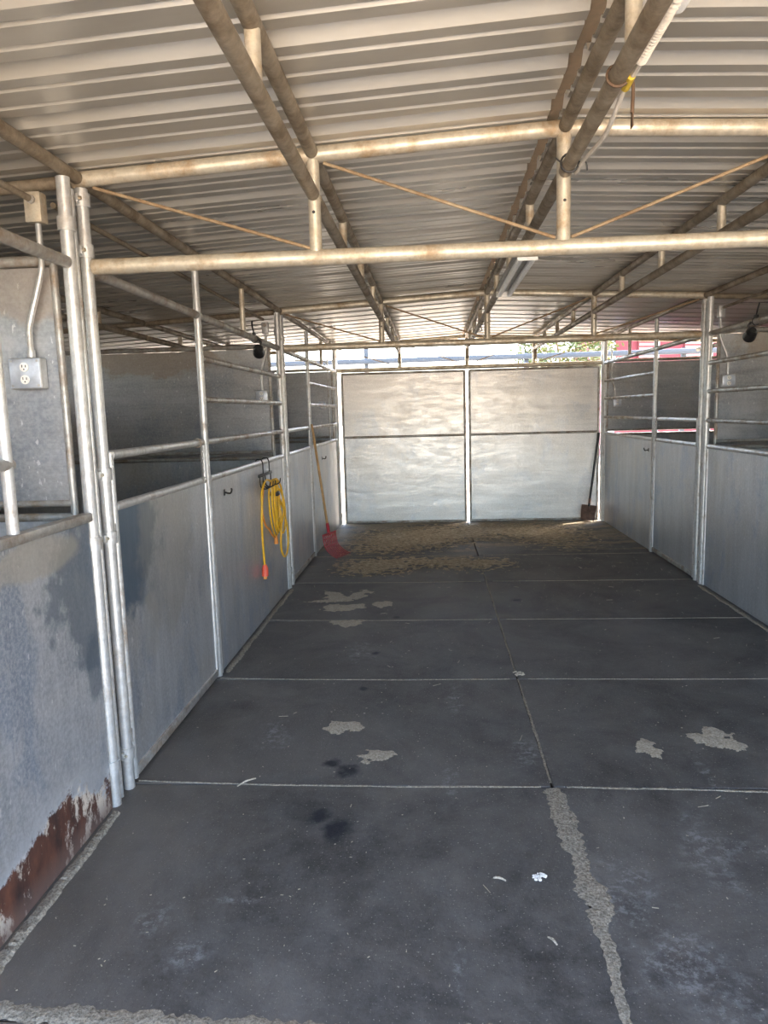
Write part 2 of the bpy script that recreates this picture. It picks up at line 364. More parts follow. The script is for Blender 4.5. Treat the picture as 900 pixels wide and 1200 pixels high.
def patch(name, label, poly, mat=M_DUST, h=.006, step=.02, cat='sawdust', group='sawdust patches on the mats', frac=.55):
    step *= .6; xs = [p[0] for p in poly]; ys = [p[1] for p in poly]
    def sd(x, y):   # signed distance to the polygon, positive inside
        ins = False; d = 9
        for i in range(len(poly)):
            (ax, ay), (bx, by) = poly[i], poly[(i + 1) % len(poly)]
            if (ay > y) != (by > y) and x < (bx - ax) * (y - ay) / (by - ay) + ax: ins = not ins
            t = max(0, min(1, ((x - ax) * (bx - ax) + (y - ay) * (by - ay)) / ((bx - ax) ** 2 + (by - ay) ** 2 + 1e-9)))
            d = min(d, math.hypot(x - ax - t * (bx - ax), y - ay - t * (by - ay)))
        return d if ins else -d
    from mathutils import noise
    m = MB(); V = {}
    x0, y0 = min(xs) - .04, min(ys) - .04
    nx, ny = int((max(xs) + .04 - x0) / step) + 2, int((max(ys) + .04 - y0) / step) + 2
    def val(i, j):
        x, y = x0 + i * step, y0 + j * step
        return sd(x, y) + .055 * frac * (noise.noise(Vector((x * 14, y * 14, 3))) + .6 * noise.noise(Vector((x * 33, y * 33, 8))))
    for i in range(nx):
        for j in range(ny):
            v = val(i, j)
            if v > 0 and abs(y0 + j * step - 4.913) > .035: V[i, j] = (v, m.bm.verts.new((x0 + i * step + R.uniform(-.3, .3) * step, y0 + j * step + R.uniform(-.3, .3) * step, (.0005) if v < step * .5 else h * min(1, .35 + v * 8) * R.uniform(.6, 1.1))))
    for (i, j) in V:
        q = [(i, j), (i + 1, j), (i + 1, j + 1), (i, j + 1)]; have = [V[a][1] for a in q if a in V]
        if len(have) >= 3: m.bm.faces.new(have)
    o = m.build(name, mat, None); tag(o, label, cat, group, 'stuff'); return o
def blob(cx, cy, rx, ry, n=11, j=.3): return [(cx + rx * R.uniform(1 - j, 1 + j) * math.cos(2 * math.pi * i / n), cy + ry * R.uniform(1 - j, 1 + j) * math.sin(2 * math.pi * i / n)) for i in range(n)]
patch('sawdust_patch', 'oval beige sawdust patch left of the centre seam, the farther of two', blob(-.985, .60, .105, .075), step=.012)
patch('sawdust_patch', 'smaller tan sawdust patch just before the nearest cross seam, left side', blob(-.79, .29, .085, .06), step=.012, frac=.9)
patch('sawdust_patch', 'narrow sawdust patch right of the centre seam, left one of a pair', blob(.47, .38, .065, .085), step=.012, frac=.9)
patch('sawdust_patch', 'heart-shaped sawdust patch right of the centre seam, right one of a pair', [(.67, .50), (.76, .56), (.82, .63), (.90, .58), (.88, .50), (.95, .42), (.90, .36), (.80, .38), (.73, .44)], step=.012, frac=.9)
patch('sawdust_patch', 'forked pale sawdust patch in front of the yellow cord', [(-1.62, 3.02), (-1.45, 3.12), (-1.50, 3.42), (-1.38, 3.35), (-1.28, 3.22), (-1.12, 3.45), (-1.05, 3.35), (-1.13, 3.10), (-1.3, 3.02), (-1.48, 2.98)], step=.02, frac=.9)
patch('sawdust_patch', 'low sawdust patch just in front of the forked one', [(-1.44, 2.80), (-1.4, 2.95), (-1.2, 2.93), (-1.08, 2.97), (-1.06, 2.84), (-1.2, 2.74), (-1.36, 2.72)], frac=.8)
patch('sawdust_patch', 'small sawdust patch to the right of the forked one', blob(-.93, 2.93, .09, .11), frac=.8)
patch('sawdust_patch', 'small sawdust patch touching the third cross seam, left side', [(-1.33, 2.49), (-1.0, 2.49), (-1.06, 2.36), (-1.17, 2.29), (-1.28, 2.36)], frac=.6)
patch('hay_litter', 'tan hay litter spread over the mats in front of the back left panel', [(-1.55, 4.2), (-1.5, 4.75), (-.9, 4.85), (-.3, 4.8), (.25, 4.7), (.35, 4.35), (-.1, 4.15), (-.6, 4.3), (-1.0, 3.95), (-1.35, 4.0)], M_HAY, .008, .022, 'hay', 'hay litter at the back of the aisle', 7.0)
patch('hay_litter', 'brown hay litter strip along the foot of the back panels', [(-1.6, 5.1), (-1.4, 6.6), (-.6, 7.0), (.8, 7.1), (1.3, 6.7), (1.55, 5.9), (1.0, 5.3), (.3, 5.9), (-.4, 5.3), (-1.0, 5.0)], M_HAY, .010, .025, 'hay', 'hay litter at the back of the aisle', 12.0)
# loose straw and chips nobody could count
m = MB()
for i in range(1500):
    y = R.uniform(-1.15, 7.1) if R.random() < .5 else R.triangular(2.5, 7.1, 6.6)
    x = R.uniform(XL + .1, XR - .1); far = y > 3.8
    if (x < -1.2 and 4.6 < y < 5.4) or (abs(x - SX) < .07) or abs((y - SY0) / PIT - round((y - SY0) / PIT)) * PIT < .045: continue
    l = R.uniform(.0015, .0045) if R.random() < .93 else R.uniform(.010, .030) * (1.3 if far else 1); a = R.uniform(0, math.pi); w = R.uniform(.0008, .0016)
    d = Vector((math.cos(a), math.sin(a), 0)); m.obox((x, y, .017 if far else .0075 if y > 2.2 or l > .01 else .0025), (d, Vector((-math.sin(a), math.cos(a), 0)), (0, 0, 1)), (l, w, .0008))
tag(m.build('straw_bits', plain('straw', (.36, .32, .24), .8, 0, .3), None, False), 'loose straw bits and chips scattered over the black mats', 'straw', None, 'stuff')
def clump(name, label, c, r, mat, n=30):
    m = MB()
    for i in range(n):
        a = R.uniform(0, 2 * math.pi); q = r * math.sqrt(R.random()); s = R.uniform(.13, .3) * r
        m.ball((c[0] + q * math.cos(a), c[1] + q * math.sin(a), s * .5 + .001), s, 1, (1, 1, .6))
    return tag(m.build(name, mat, None, False), label, 'debris')
clump('crumbled_scrap', 'small white crumbled scrap on the mat near the wide sawdust drift', (-.165, -.556, 0), .024, plain('scrap_white', (.70, .69, .66), .8))
clump('sawdust_clump', 'small beige clump on the centre seam at the second cross seam', (-.006, 1.335, 0), .035, M_DUST, 20)
def sliver(label, c, l, a):
    d = Vector((math.cos(a), math.sin(a), .05)); n = Vector((-math.sin(a), math.cos(a), 0))
    m = MB().path([Vector(c) - d * l, Vector(c) + n * l * .1 + Vector((0, 0, .004)), Vector(c) + d * l], lambda t: .0035 * (1.2 - abs(t - .5)), 6, 5)
    tag(m.build('wood_sliver', M_DUST, None), label, 'wood chip', 'wood slivers on the mats')
sliver('pale wood sliver lying by the white crumbled scrap', (-.30, -.58, .006), .022, -.4)
sliver('pale wood sliver halfway between white scrap and front seam', (-.17, -.86, .006), .02, -1.0)
sliver('short straw-coloured sliver on the nearest cross seam, left side', (-1.33, .04, .006), .045, .75)

# ------------------------------------------------------------------ roof
SL = .0515
def zroof(x): return ZR + .036 - SL * abs(x)
def roof_profile(y0, y1, p=.318, ph=-.445):
    pts = []; k = math.floor((y0 - ph) / p)
    while ph + k * p < y1:
        c = ph + k * p
        for dy, dz in ((-.046, 0), (-.017, .034), (.017, .034), (.046, 0), (.093, 0), (.101, .010), (.109, .010), (.117, 0), (.199, 0), (.207, .010), (.215, .010), (.223, 0)):
            if y0 <= c + dy <= y1: pts.append((c + dy, dz))
        k += 1
    return [(y0, 0)] + pts + [(y1, 0)]
def roof_slope(mb, xa, xb):
    prof = roof_profile(-3.95, 7.92); g = []
    for (x, up) in ((xa, 0), (xb, 0), (xb, .003), (xa, .003)):
        g.append([mb.bm.verts.new((x, y, zroof(x) + dz + up)) for y, dz in prof])
    n = len(prof)
    for i in range(n - 1):
        for a in range(4):
            b = (a + 1) % 4; mb.bm.faces.new((g[a][i], g[a][i + 1], g[b][i + 1], g[b][i]))
    for e in (0, n - 1): mb.bm.faces.new([g[a][e] for a in range(4)])
m = MB(); roof_slope(m, -5.75, -.062)
roof_slope(m, -.02, 5.75)
struct(m.build('ceiling', M_ROOF, None, False))
m = MB()
for s in (-1, 1): m.prism([(0, -3.95, zroof(0) + .046), (s * .22, -3.95, zroof(.22) + .044), (s * .22, 7.92, zroof(.22) + .044), (0, 7.92, zroof(0) + .046)], (0, 0, .003))
struct(m.build('trim_1', M_CAP, None, False))

# ------------------------------------------------------------------ trusses
def zt(x): return ZE + (ZR - ZE) * (1 - (x / XL if x < 0 else x / XR))
def make_truss(y, label):
    t = root('roof_truss', (0, y, 0), label, 'roof truss', 'pipe roof trusses across the aisle')
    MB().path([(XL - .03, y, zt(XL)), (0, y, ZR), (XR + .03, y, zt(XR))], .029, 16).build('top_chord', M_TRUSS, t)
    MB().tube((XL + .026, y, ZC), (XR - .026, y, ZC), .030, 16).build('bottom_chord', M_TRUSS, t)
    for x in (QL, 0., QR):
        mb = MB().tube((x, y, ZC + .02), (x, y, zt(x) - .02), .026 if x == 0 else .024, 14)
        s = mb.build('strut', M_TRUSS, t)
        h = MB().tube((x, y - .0262, ZC + .16), (x, y - .020, ZC + .16), .006, 8).build('bolt_hole', M_SLOT, s)
    for a, b in (((XL + .05, ZE - .03), (QL - .02, ZC + .035)), ((QL + .04, zt(QL) - .03), (-.03, ZC + .035)), ((QR - .04, zt(QR) - .03), (.03, ZC + .035)), ((XR - .05, ZE - .03), (QR + .02, ZC + .035))):
        MB().tube((a[0], y, a[1]), (b[0], y, b[1]), .0065, 8).build('brace_rod', M_ROD, t)
    return t
T0 = make_truss(0, 'nearest tan pipe roof truss crossing the aisle, with rusty rods')
for k, lb in ((1, 'middle grey-tan pipe roof truss with thin dark rods'), (2, 'farthest pipe roof truss, standing on the back panels against white sky')):
    c = copy_tree(T0, (0, k * L, 0)); c['label'] = lb

def collar(mb, x, y, z, r, h=.045): mb.tube((x, y, z - h / 2), (x, y, z + h / 2), r, 16)
def post(name, x, y, z1, r, label, group, mat, clamps=(), tabs=0):
    p = root(name, (x, y, 0), label, 'post', group)
    MB().tube((x, y, 0), (x, y, z1), r, 16).build('pipe', mat, p)
    for z in clamps:
        cb = MB(); collar(cb, x, y, z, r + .007, .05)
        if tabs: cb.box((x - .006, y + (r if tabs > 0 else -r - .024), z - .016), (x + .006, y + (r + .024 if tabs > 0 else -r), z + .016), .003)
        c = cb.build('clamp', mat, p)
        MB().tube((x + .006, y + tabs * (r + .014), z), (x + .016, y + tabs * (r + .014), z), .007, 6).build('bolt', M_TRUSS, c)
    return p
for s, X in (('L', XL), ('R', XR)):
    side = 'left' if s == 'L' else 'right'
    for k in (0, 1, 2):
        if s == 'R' and k == 0: continue
        y = k * L
        post('portal_post', X, y, ZE - .032, .0235, f'pale round post under the {side} end of the {TRN[k]}', 'posts under the roof trusses', M_PIPE, (.16, 1.10, 1.36, 2.23, 2.42) if k == 0 else (.12, 1.02, 2.25), -1)
        post('stall_end_post', X - .002, y - .135, ZE - .03, .025, f'thicker post paired with the {side} end post of the {TRN[k]}' if k else 'thick post closing the rust-stained left panel, clamped to the nearest truss post', 'posts closing the stall fronts', M_PIPE, (.17, 1.10, 2.30), 1)
        if k < 2: 
            pp = MB().tube((X - .004, y - .076, 0), (X - .004, y - .076, 2.44), .0115, 12).build('filler_pipe', M_PIPE, None)
            tag(pp, f'thin upright pipe between the two {side} posts of the {TRN[k]}', 'pipe', 'thin pipes between paired posts')

# ------------------------------------------------------------------ stall fronts
def sheet(mb, X, y0, y1, z0, z1, t=.0025): mb.box((X - t, y0, z0), (X + t, y1, z1)); return mb
def stall_door(s, k):
    X = XL if s == 'L' else XR; y0 = k * L; a, b = y0 + .062, y0 + 1.275; sg = 1 if s == 'L' else -1
    d = root('stall_gate', (X, a, 0), f'grey half door in {BAY[s, k]}', 'stall door', 'half doors of the stalls')
    MB().tube((X, a, .012), (X, a, ZRC + .012), .0155).build('stile', M_PIPE, d); MB().tube((X, b, .012), (X, b, ZRC), .0155).build('stile', M_PIPE, d)
    MB().tube((X, a + .008, ZRC), (X, b - .006, ZRC), .019).build('top_rail', M_PIPE, d)
    MB().tube((X, a + .012, ZP), (X, b - .012, ZP), .019).build('middle_rail', M_PIPE, d)
    sheet(MB(), X, a + .010, b - .010, .05, ZP - .012).build('sheet', M_DOOR if (s, k) == ('L', 0) else (M_SHEET if s == 'L' else M_SHEET_R), d, False)
    MB().box((X - .014, a + .012, .018), (X + .014, b - .012, .062), .004).build('bottom_bar', M_PIPE_DK, d)
    for z in (.22, 1.12): MB().tube((X + sg * .006, a - .0175, z - .03), (X + sg * .006, a - .0175, z + .03), .006, 8).build('hinge', M_PIPE_DK, d)
    # chain hanging off the latch end of the top rail
    ch = root('latch_chain', (X, b - .12, ZP + .03), f'hanging chain on the half door in {BAY[s, k]}', 'chain', 'latch chains on the half doors')
    cm = MB(); n = 11
    for i in range(n):
        z = ZRC - .03 - i * .0185; c = Vector((X + sg * .030, b - .10 - .002 * i, z)); u = Vector((sg, 0, 0)) if i % 2 else Vector((0, 1, 0))
        cm.path([c + u * .006 * math.cos(t) + Vector((0, 0, .0125 * math.sin(t))) for t in [2 * math.pi * q / 10 for q in range(10)]], .0022, 6, 0, True)
    cm.build('links', M_CHAIN, ch)
    cl = MB(); collar(cl, X, 0, 0, .024)
    cl.bm.clear(); cl.path([(X + .0245 * math.cos(t), b - .10, ZRC + .0245 * math.sin(t)) for t in [2 * math.pi * q / 18 for q in range(18)]], .004, 6, 0, True); cl.build('clasp', M_PIPE_DK, ch)
def door_post(s, k):
    X = XL if s == 'L' else XR; y = k * L + 1.322
    post('door_post', X, y, ZE - .027, .0205, f'post beside the half door in {BAY[s, k]}', 'posts beside the half doors', M_PIPE, (1.02,), 0)
def fixed(s, k, sh):
    X = XL if s == 'L' else XR; y0 = k * L; a, b = y0 + 1.365, y0 + 3.475
    if (s, k) == ('L', 2): b = y0 + 3.40
    d = root('stall_barrier', (X, a, 0), f'galvanized fixed panel with bars above, in {BAY[s, k]}', 'stall panel', 'fixed panels of the stall fronts')
    sheet(MB(), X, a + .012, b - .012, .006, ZP - .012).build('sheet', sh, d, False)
    MB().tube((X, a + .004, ZP), (X, b, ZP), .020).build('cap_rail', M_PIPE, d)
    for yy in (a, b): MB().tube((X, yy, .002), (X, yy, ZP + .012), .014).build('stile', M_PIPE, d)
    for z in (ZRC, ZRB, ZRA): MB().tube((X, a - .020, z), (X, y0 + L - .163, z), .0185).build('bar', M_PIPE_DK, d)
def rails(s, k):
    X = XL if s == 'L' else XR; y0 = k * L
    w = BAY[s, k]
    for a, b, n in ((y0 + .032, y0 + 1.298, 'over the half door of'), (y0 + 1.346, y0 + L - .164, 'over the bars of')):
        o = MB().tube((X, a, ZT), (X, b, ZT), .0225).build('overhead_rail', M_PIPE_DK, None)
        tag(o, f'overhead rail {n} {w}', 'rail', 'overhead rails of the stall fronts')
    e = root('eave_purlin', (X, y0, ZE), f'roof purlin pipe along the top of {w}', 'purlin', 'purlin pipes above the stall fronts')
    MB().tube((X, y0 + .031, ZE), (X, y0 + L - .031, ZE), .0245).build('pipe', M_PURL, e)
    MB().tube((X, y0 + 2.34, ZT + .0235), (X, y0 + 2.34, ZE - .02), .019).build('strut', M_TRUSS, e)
for s, k, sh in (('L', 1 - 1, None), ('L', 1, M_SHEET), ('R', 0, None), ('R', 1, M_SHEET_R)): pass
for s, sh in (('L', M_SHEET), ('R', M_SHEET_R)):
    for kk, k in ((1, 0), (2, 1)):
        # bay kk of the labels starts at truss kk-1
        BAYK = BAY[s, kk]
        old = BAY[s, k]; BAY[s, k] = BAYK
        if not (s == 'R' and k == 0): stall_door(s, k)
        elif True: stall_door(s, k)
        door_post(s, k); fixed(s, k, sh); rails(s, k)
        BAY[s, k] = old
# near left bay: one long sheet under an open window
X = XL; d = root('stall_barrier', (X, -1.5, 0), 'rust-stained sheet panel at the left edge of the photo, nearest the camera', 'stall panel', 'fixed panels of the stall fronts')
sheet(MB(), X, -3.4, -.172, .004, 1.19).build('sheet', M_NEAR, d, False)
cb = MB(); cb.box((X - .022, -3.4, 1.192), (X + .022, -.168, 1.226), .006); cb.build('cap_rail', M_PIPE_DK, d)
MB().tube((X, -.66, 1.227), (X, -.66, ZE - .03), .0195).build('upright', M_PIPE, d)
b_ = MB().tube((X + .002, -3.4, 1.447), (X + .002, -.640, 1.447), .0185).build('bar', M_PIPE_DK, d)
o = MB().tube((X, -3.6, ZT), (X, -.684, ZT), .0225); o.tube((X, -.638, ZT), (X, -.164, ZT), .0225); o = o.build('overhead_rail', M_PIPE_DK, None)
tag(o, 'overhead pipe rail at the left photo edge above the rusty panel', 'rail', 'overhead rails of the stall fronts')
o = MB().tube((X, -3.6, ZE), (X, -.031, ZE), .0245).build('eave_purlin', M_PURL, None)
tag(o, 'roof purlin pipe running to the top left photo edge, above the rusty panel', 'purlin', 'purlin pipes above the stall fronts')
# right bay abreast of the camera (beyond the photo's edge, closes the aisle)
X = XR
o = sheet(MB(), X, -3.4, -.03, .004, 1.2).build('stall_barrier', M_SHEET_R, None, False)
tag(o, 'plain sheet panel abreast of the camera, right of the photo edge', 'stall panel', 'fixed panels of the stall fronts')
o = MB().tube((X, -3.6, ZE), (X, -.031, ZE), .0245).build('eave_purlin', M_PURL, None)
tag(o, 'roof purlin pipe right of the photo edge, abreast of the camera', 'purlin', 'purlin pipes above the stall fronts')
# bucket hooks
for X, y, z, sg, lb in ((XL, 1.64, 1.10, 1, 'small black bucket hook left of the hanging cord, on the left panel'), (XL, 5.74, 1.05, 1, 'small black bucket hook by the red fork handle'), (XR, 5.15, 1.095, -1, 'small black bucket hook on the right panel near the shovel')):
    h = root('bucket_hook', (X + sg * .004, y, z), lb, 'hook', 'black bucket hooks')
    MB().box((X + sg * .0028, y - .012, z - .02) if sg > 0 else (X - .0068, y - .012, z - .02), (X + .0068, y + .012, z + .02) if sg > 0 else (X - .0028, y + .012, z + .02), .002).build('plate', M_BLACKIRON, h)
    MB().path([(X + sg * .007, y, z), (X + sg * .04, y, z - .006), (X + sg * .052, y, z + .012), (X + sg * .05, y, z + .026)], .006, 8, 4).build('hook_arm', M_BLACKIRON, h)

# ------------------------------------------------------------------ stall partitions and outer walls
def partition(s, y, label, x0=.105):
    sg = -1 if s == 'L' else 1; X = XL if s == 'L' else XR; a, b = X + sg * x0, X + sg * 3.62; lo, hi = min(a, b), max(a, b)
    d = root('stall_partition', (a, y, 0), label, 'partition', 'sheet-metal partitions between stalls')
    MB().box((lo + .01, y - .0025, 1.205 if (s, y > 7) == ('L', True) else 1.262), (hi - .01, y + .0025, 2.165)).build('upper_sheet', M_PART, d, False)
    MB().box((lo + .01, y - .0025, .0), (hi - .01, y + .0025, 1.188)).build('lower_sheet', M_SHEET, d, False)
    for z, r, n in ((2.190, .021, 'top_pipe'), (1.252, .014, 'middle_pipe'), (1.196, .017, 'middle_pipe')):
        MB().tube((lo, y, z), (hi, y, z), r).build(n, M_PIPE_DK, d)
    for xx in (a, b): MB().tube((xx, y, 0), (xx, y, 2.2), .015).build('stile', M_PIPE_DK, d)
PARTS = {('L', 0): 'blue-grey sheet partition carrying the large outlet box at the left photo edge', ('L', 1): 'dark sheet partition behind the bars left of the hanging cord',
         ('L', 2): 'end partition behind the left bars near the red fork, under white sky', ('R', 0): 'sheet partition right of the photo edge at the nearest truss',
         ('R', 1): 'sheet partition behind the nearest right-hand bars, with outlet box', ('R', 2): 'end partition behind the right bars, in front of the red building'}
for (s, k), lb in PARTS.items(): partition(s, k * L - .06, lb, .050 if k == 2 else .105)
for s, X in (('L', XL), ('R', XR)):
    sg = -1 if s == 'L' else 1; xo = X + sg * 3.66
    struct(MB().box((xo - .003, -3.66, 0), (xo + .003, 7.28, 2.22)).build('wall_left' if s == 'L' else 'wall_right', M_SHEET, None, False))
    struct(MB().box((min(X, xo), -3.69, 0), (max(X, xo) - .01, -3.684, 2.3)).build('wall_front_left' if s == 'L' else 'wall_front_right', M_SHEET, None, False))
    for k in (0, 1, 2):
        if s == 'R' and k == 0: continue
        o = MB().tube((X + sg * .05, k * L, ZE - .004), (xo, k * L, zroof(xo) - .036), .024).build('stall_rafter', M_PURL, None)
        tag(o, f'roof pipe over the {"left" if s == "L" else "right"} stalls, continuing the {TRN[k]}', 'rafter', 'roof pipes over the stalls')
        o = MB().tube((xo - sg * .04, k * L + .03, 0), (xo - sg * .04, k * L + .03, zroof(xo) - .075), .024).build('outer_post', M_PIPE_DK, None)
        tag(o, f'outer wall post of the {"left" if s == "L" else "right"} stalls near the {TRN[k]}', 'post', 'posts along the outer walls')

# ------------------------------------------------------------------ purlin trusses
def purlin_truss(x, zu, zl, y0, y1, label, ends=None, st=(1, 2, 3), r=.0245, drop=False):
    t = root('purlin_truss', (x, y0, zl), label, 'purlin', 'double-pipe purlins along the roof')
    MB().tube((x, y0 + .030, zu), (x, y1 - .030, zu), r).build('upper_pipe', M_PURL, t)
    if drop: MB().path([(x, y0 + .032, zl), (x, y1 - .35, zl), (x, y1 - .14, zl - .02), (x, y1 - .112, zl - .08), (x, y1 - .105, zl - .15)], r, 14, 4).build('lower_pipe', M_PURL, t)
    else: MB().tube((x, y0 + .032, zl), (x, y1 - .032, zl), r).build('lower_pipe', M_PURL, t)
    n = len(st) + 1
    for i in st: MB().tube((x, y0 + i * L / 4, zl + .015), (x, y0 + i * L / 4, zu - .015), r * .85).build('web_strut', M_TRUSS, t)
    return t
PN = {'l': 'left of the ridge', 'c': 'under the ridge', 'r': 'right of the ridge'}
for tagx, x, zu, zl in (('l', QL, 2.545, 2.395), ('c', 0., 2.588, 2.432), ('r', QR, 2.545, 2.392)):
    for k, w in ((-1, 'over the camera'), (0, 'between the nearest and the middle truss'), (1, 'between the middle truss and the back panels')):
        purlin_truss(x, min(zu, zt(x) + .02), zl, k * L, (k + 1) * L, f'double-pipe roof purlin {PN[tagx]}, {w}', drop=(k == 1))
for sg, side in ((-1, 'left'), (1, 'right')):
    x = -3.08 if sg < 0 else 3.10
    for k, w in ((0, 'first'), (1, 'second')):
        purlin_truss(x, zroof(x) - .034, zroof(x) - .16, k * L, (k + 1) * L, f'double-pipe purlin above the {side} stalls, {w} stall from the nearest truss')

# ------------------------------------------------------------------ back panels
for a, b, lb in ((XL + .080, -.036, 'left one of the two tall pale sheet panels closing the aisle'), (.030, XR - .052, 'right one of the two tall pale sheet panels closing the aisle, behind the shovel')):
    y = 2 * L + .002; d = root('end_partition', (a, y, 0), lb, 'wall panel', 'tall sheet panels at the back')
    f = MB()
    f.tube((a, y, .003), (a, y, 2.128), .017); f.tube((b, y, .003), (b, y, 2.128), .017); f.tube((a, y, 2.1235), (b, y, 2.1235), .0165); f.tube((a, y, .017), (b, y, .017), .0165)
    f.build('frame', M_PIPE_DK, d)
    MB().tube((a, y - .003, 1.236), (b, y - .003, 1.236), .0165).build('middle_rail', M_PIPE_DK, d)
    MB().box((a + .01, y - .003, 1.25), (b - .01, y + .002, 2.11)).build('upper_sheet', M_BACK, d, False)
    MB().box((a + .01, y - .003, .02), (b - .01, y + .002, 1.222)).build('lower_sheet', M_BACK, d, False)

# ------------------------------------------------------------------ outlets and conduits
def outlet(c, ny, label, w=.128, h=.118, dpt=.048):
    """c = centre of the back of the box, on a partition; ny = -1 faces the camera"""
    x, y, z = c; f = y + ny * dpt
    o = root('outlet_box', c, label, 'outlet', 'metal outlet boxes')
    MB().box((x - w / 2, min(y, f), z - h / 2), (x + w / 2, max(y, f), z + h / 2), .006).build('box', M_BOX, o)
    p = MB().box((x - w / 2 + .003, f - .004, z - h / 2 + .003), (x + w / 2 - .003, f + .0005, z + h / 2 - .003), .003).build('cover_plate', M_PLATE, o)
    sc = MB()
    for i in (-1, 1):
        for j in (-1, 1): sc.tube((x + i * (w / 2 - .012), f - .0065, z + j * (h / 2 - .012)), (x + i * (w / 2 - .012), f - .003, z + j * (h / 2 - .012)), .005, 8)
    sc.build('screw', M_BOX, p)
    for j in (-1, 1):
        zz = z + j * .0235
        q = MB().tube((x, f - .0075, zz), (x, f - .003, zz), .0175, 20).build('receptacle', M_WHITE, o)
        sl = MB(); sl.box((x - .0085, f - .0082, zz - .001), (x - .0055, f - .007, zz + .009)); sl.box((x + .0055, f - .0082, zz - .001), (x + .0085, f - .007, zz + .008))
        sl.tube((x, f - .0082, zz - .0085), (x, f - .007, zz - .0085), .0028, 8); sl.build('slot', M_SLOT, q, False)
def jbox(c, sz, label):
    o = root('junction_box', (c[0], c[1], c[2] - sz[2]), label, 'junction box', 'metal junction boxes')
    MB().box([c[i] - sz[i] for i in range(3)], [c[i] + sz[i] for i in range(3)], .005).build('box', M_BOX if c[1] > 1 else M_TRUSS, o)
    MB().tube((c[0], c[1] - sz[1] - .012, c[2] + sz[2] * .45), (c[0], c[1] - sz[1] - .0005, c[2] + sz[2] * .45), .016, 8).build('locknut', M_PIPE_DK, o)
def conduit(pts, r, label, mat=M_CONDUIT, smooth=4, coup=None):
    o = root('conduit', pts[0], label, 'conduit', 'steel electrical conduits')
    MB().path(pts, r, 12, smooth).build('tube', mat, o)
    if coup: MB().tube(coup, (coup[0], coup[1], coup[2] + .028), r + .004, 12).build('coupling', M_CONDUIT, o)
yb = -.064
outlet((-2.062, yb, 1.765), -1, 'double outlet in a steel box on the blue-grey partition, left photo edge')
conduit([(-2.045, yb - .024, 1.826), (-2.045, yb - .024, 1.90), (-2.04, yb - .024, 1.95), (-1.995, yb - .026, 2.08), (-1.972, yb - .028, 2.15), (-1.968, yb - .028, 2.20), (-1.968, yb - .028, 2.318)], .0115, 'bent conduit rising from the large outlet box at the left photo edge', coup=(-2.045, yb - .024, 1.826))
jbox((-1.975, yb - .022, 2.375), (.032, .026, .055), 'tan junction box beside the left posts of the nearest truss')
conduit([(-1.978, -3.5, 2.405), (-1.978, yb - .064, 2.402)], .0125, 'conduit running from the top left photo edge to the tan junction box', M_PURL, 0)
conduit([(-1.955, yb + .07, 2.41), (-1.955, 3.50, 2.41)], .012, 'long conduit under the roof from the tan box to the middle truss, left side', M_PURL, 0)
yb = L - .064
outlet((-2.012, yb, 1.752), -1, 'outlet box on the dark partition behind the left bars above the cord', .11, .105)
conduit([(-2.008, yb - .024, 1.806), (-2.008, yb - .024, 1.95), (-2.0, yb - .024, 2.0), (-1.96, yb - .036, 2.12), (-1.952, yb - .038, 2.17), (-1.952, yb - .038, 2.29)], .011, 'bent conduit above the outlet box left of the cord')
jbox((-1.955, yb - .022, 2.345), (.028, .024, .05), 'junction box at the left end of the middle truss')
outlet((2.035, yb, 1.768), -1, 'outlet box on the partition behind the nearest right-hand bars', .11, .105)
conduit([(2.030, yb - .024, 1.822), (2.030, yb - .024, 1.93), (2.02, yb - .024, 1.98), (1.965, yb - .026, 2.12), (1.955, yb - .027, 2.18), (1.955, yb - .027, 2.29)], .011, 'bent conduit above the right-hand outlet box near the photo edge')
jbox((1.962, yb - .022, 2.345), (.028, .024, .05), 'junction box at the right end of the middle truss')
conduit([(1.965, .2, 2.40), (1.965, yb - .062, 2.375)], .012, 'conduit under the roof on the right, running back to the middle truss', M_PURL, 0)
yb = 2 * L - .064
outlet((2.03, yb, 1.628), -1, 'outlet box behind the far right bars, beyond the shovel side', .11, .12)
conduit([(2.00, yb - .024, 1.69), (1.99, yb - .024, 1.82), (1.95, yb - .034, 1.98), (1.945, yb - .036, 2.40)], .010, 'thin conduit above the far right outlet box')
outlet((-2.03, yb, 1.70), -1, 'outlet box behind the far left bars, above the fork handle', .10, .11)
conduit([(-1.935, yb - .03, .0), (-1.935, yb - .03, 2.22), (-1.95, yb - .03, 2.27), (-2.02, yb - .03, 2.31), (-2.4, yb - .03, 2.33)], .010, 'conduit curving over at the far left corner against the sky')

# ------------------------------------------------------------------ clamp lamps on the rails
def clamp_lamp(X, y, sg, label):
    o = root('clamp_lamp', (X, y, ZT - .12), label, 'lamp', 'black clamp-on lamps')
    c = MB(); c.path([(X + .0275 * math.cos(t), y, ZT + .0275 * math.sin(t)) for t in [2 * math.pi * i / 16 for i in range(16)]], .0035, 6, 0, True)
    c.box((X - .012, y - .018, ZT + .0245), (X + .012, y + .018, ZT + .045), .004); c.path([(X, y, ZT + .04), (X - .004, y - .03, ZT + .085), (X, y - .045, ZT + .125)], .006, 8, 4)
    c.build('clamp', M_BLACK, o)
    MB().path([(X + sg * .033, y, ZT - .005), (X + sg * .045, y + .015, ZT - .03), (X + sg * .03, y + .0, ZT - .072)], .008, 8, 4).build('bracket', M_BLACK, o)
    p = Vector((X + sg * .022, y + .02, ZT - .082)); d = Vector((-sg * .15, .9, -.35)).normalized()
    h = MB().tube(p - d * .05, p - d * .02, .022, 16, .038); h.tube(p - d * .02, p + d * .06, .038, 18, .046)
    hd = h.build('head', M_BLACK, o)
    MB().tube(p + d * .055, p + d * .0615, .040, 18).build('lens', M_PLATE, hd)
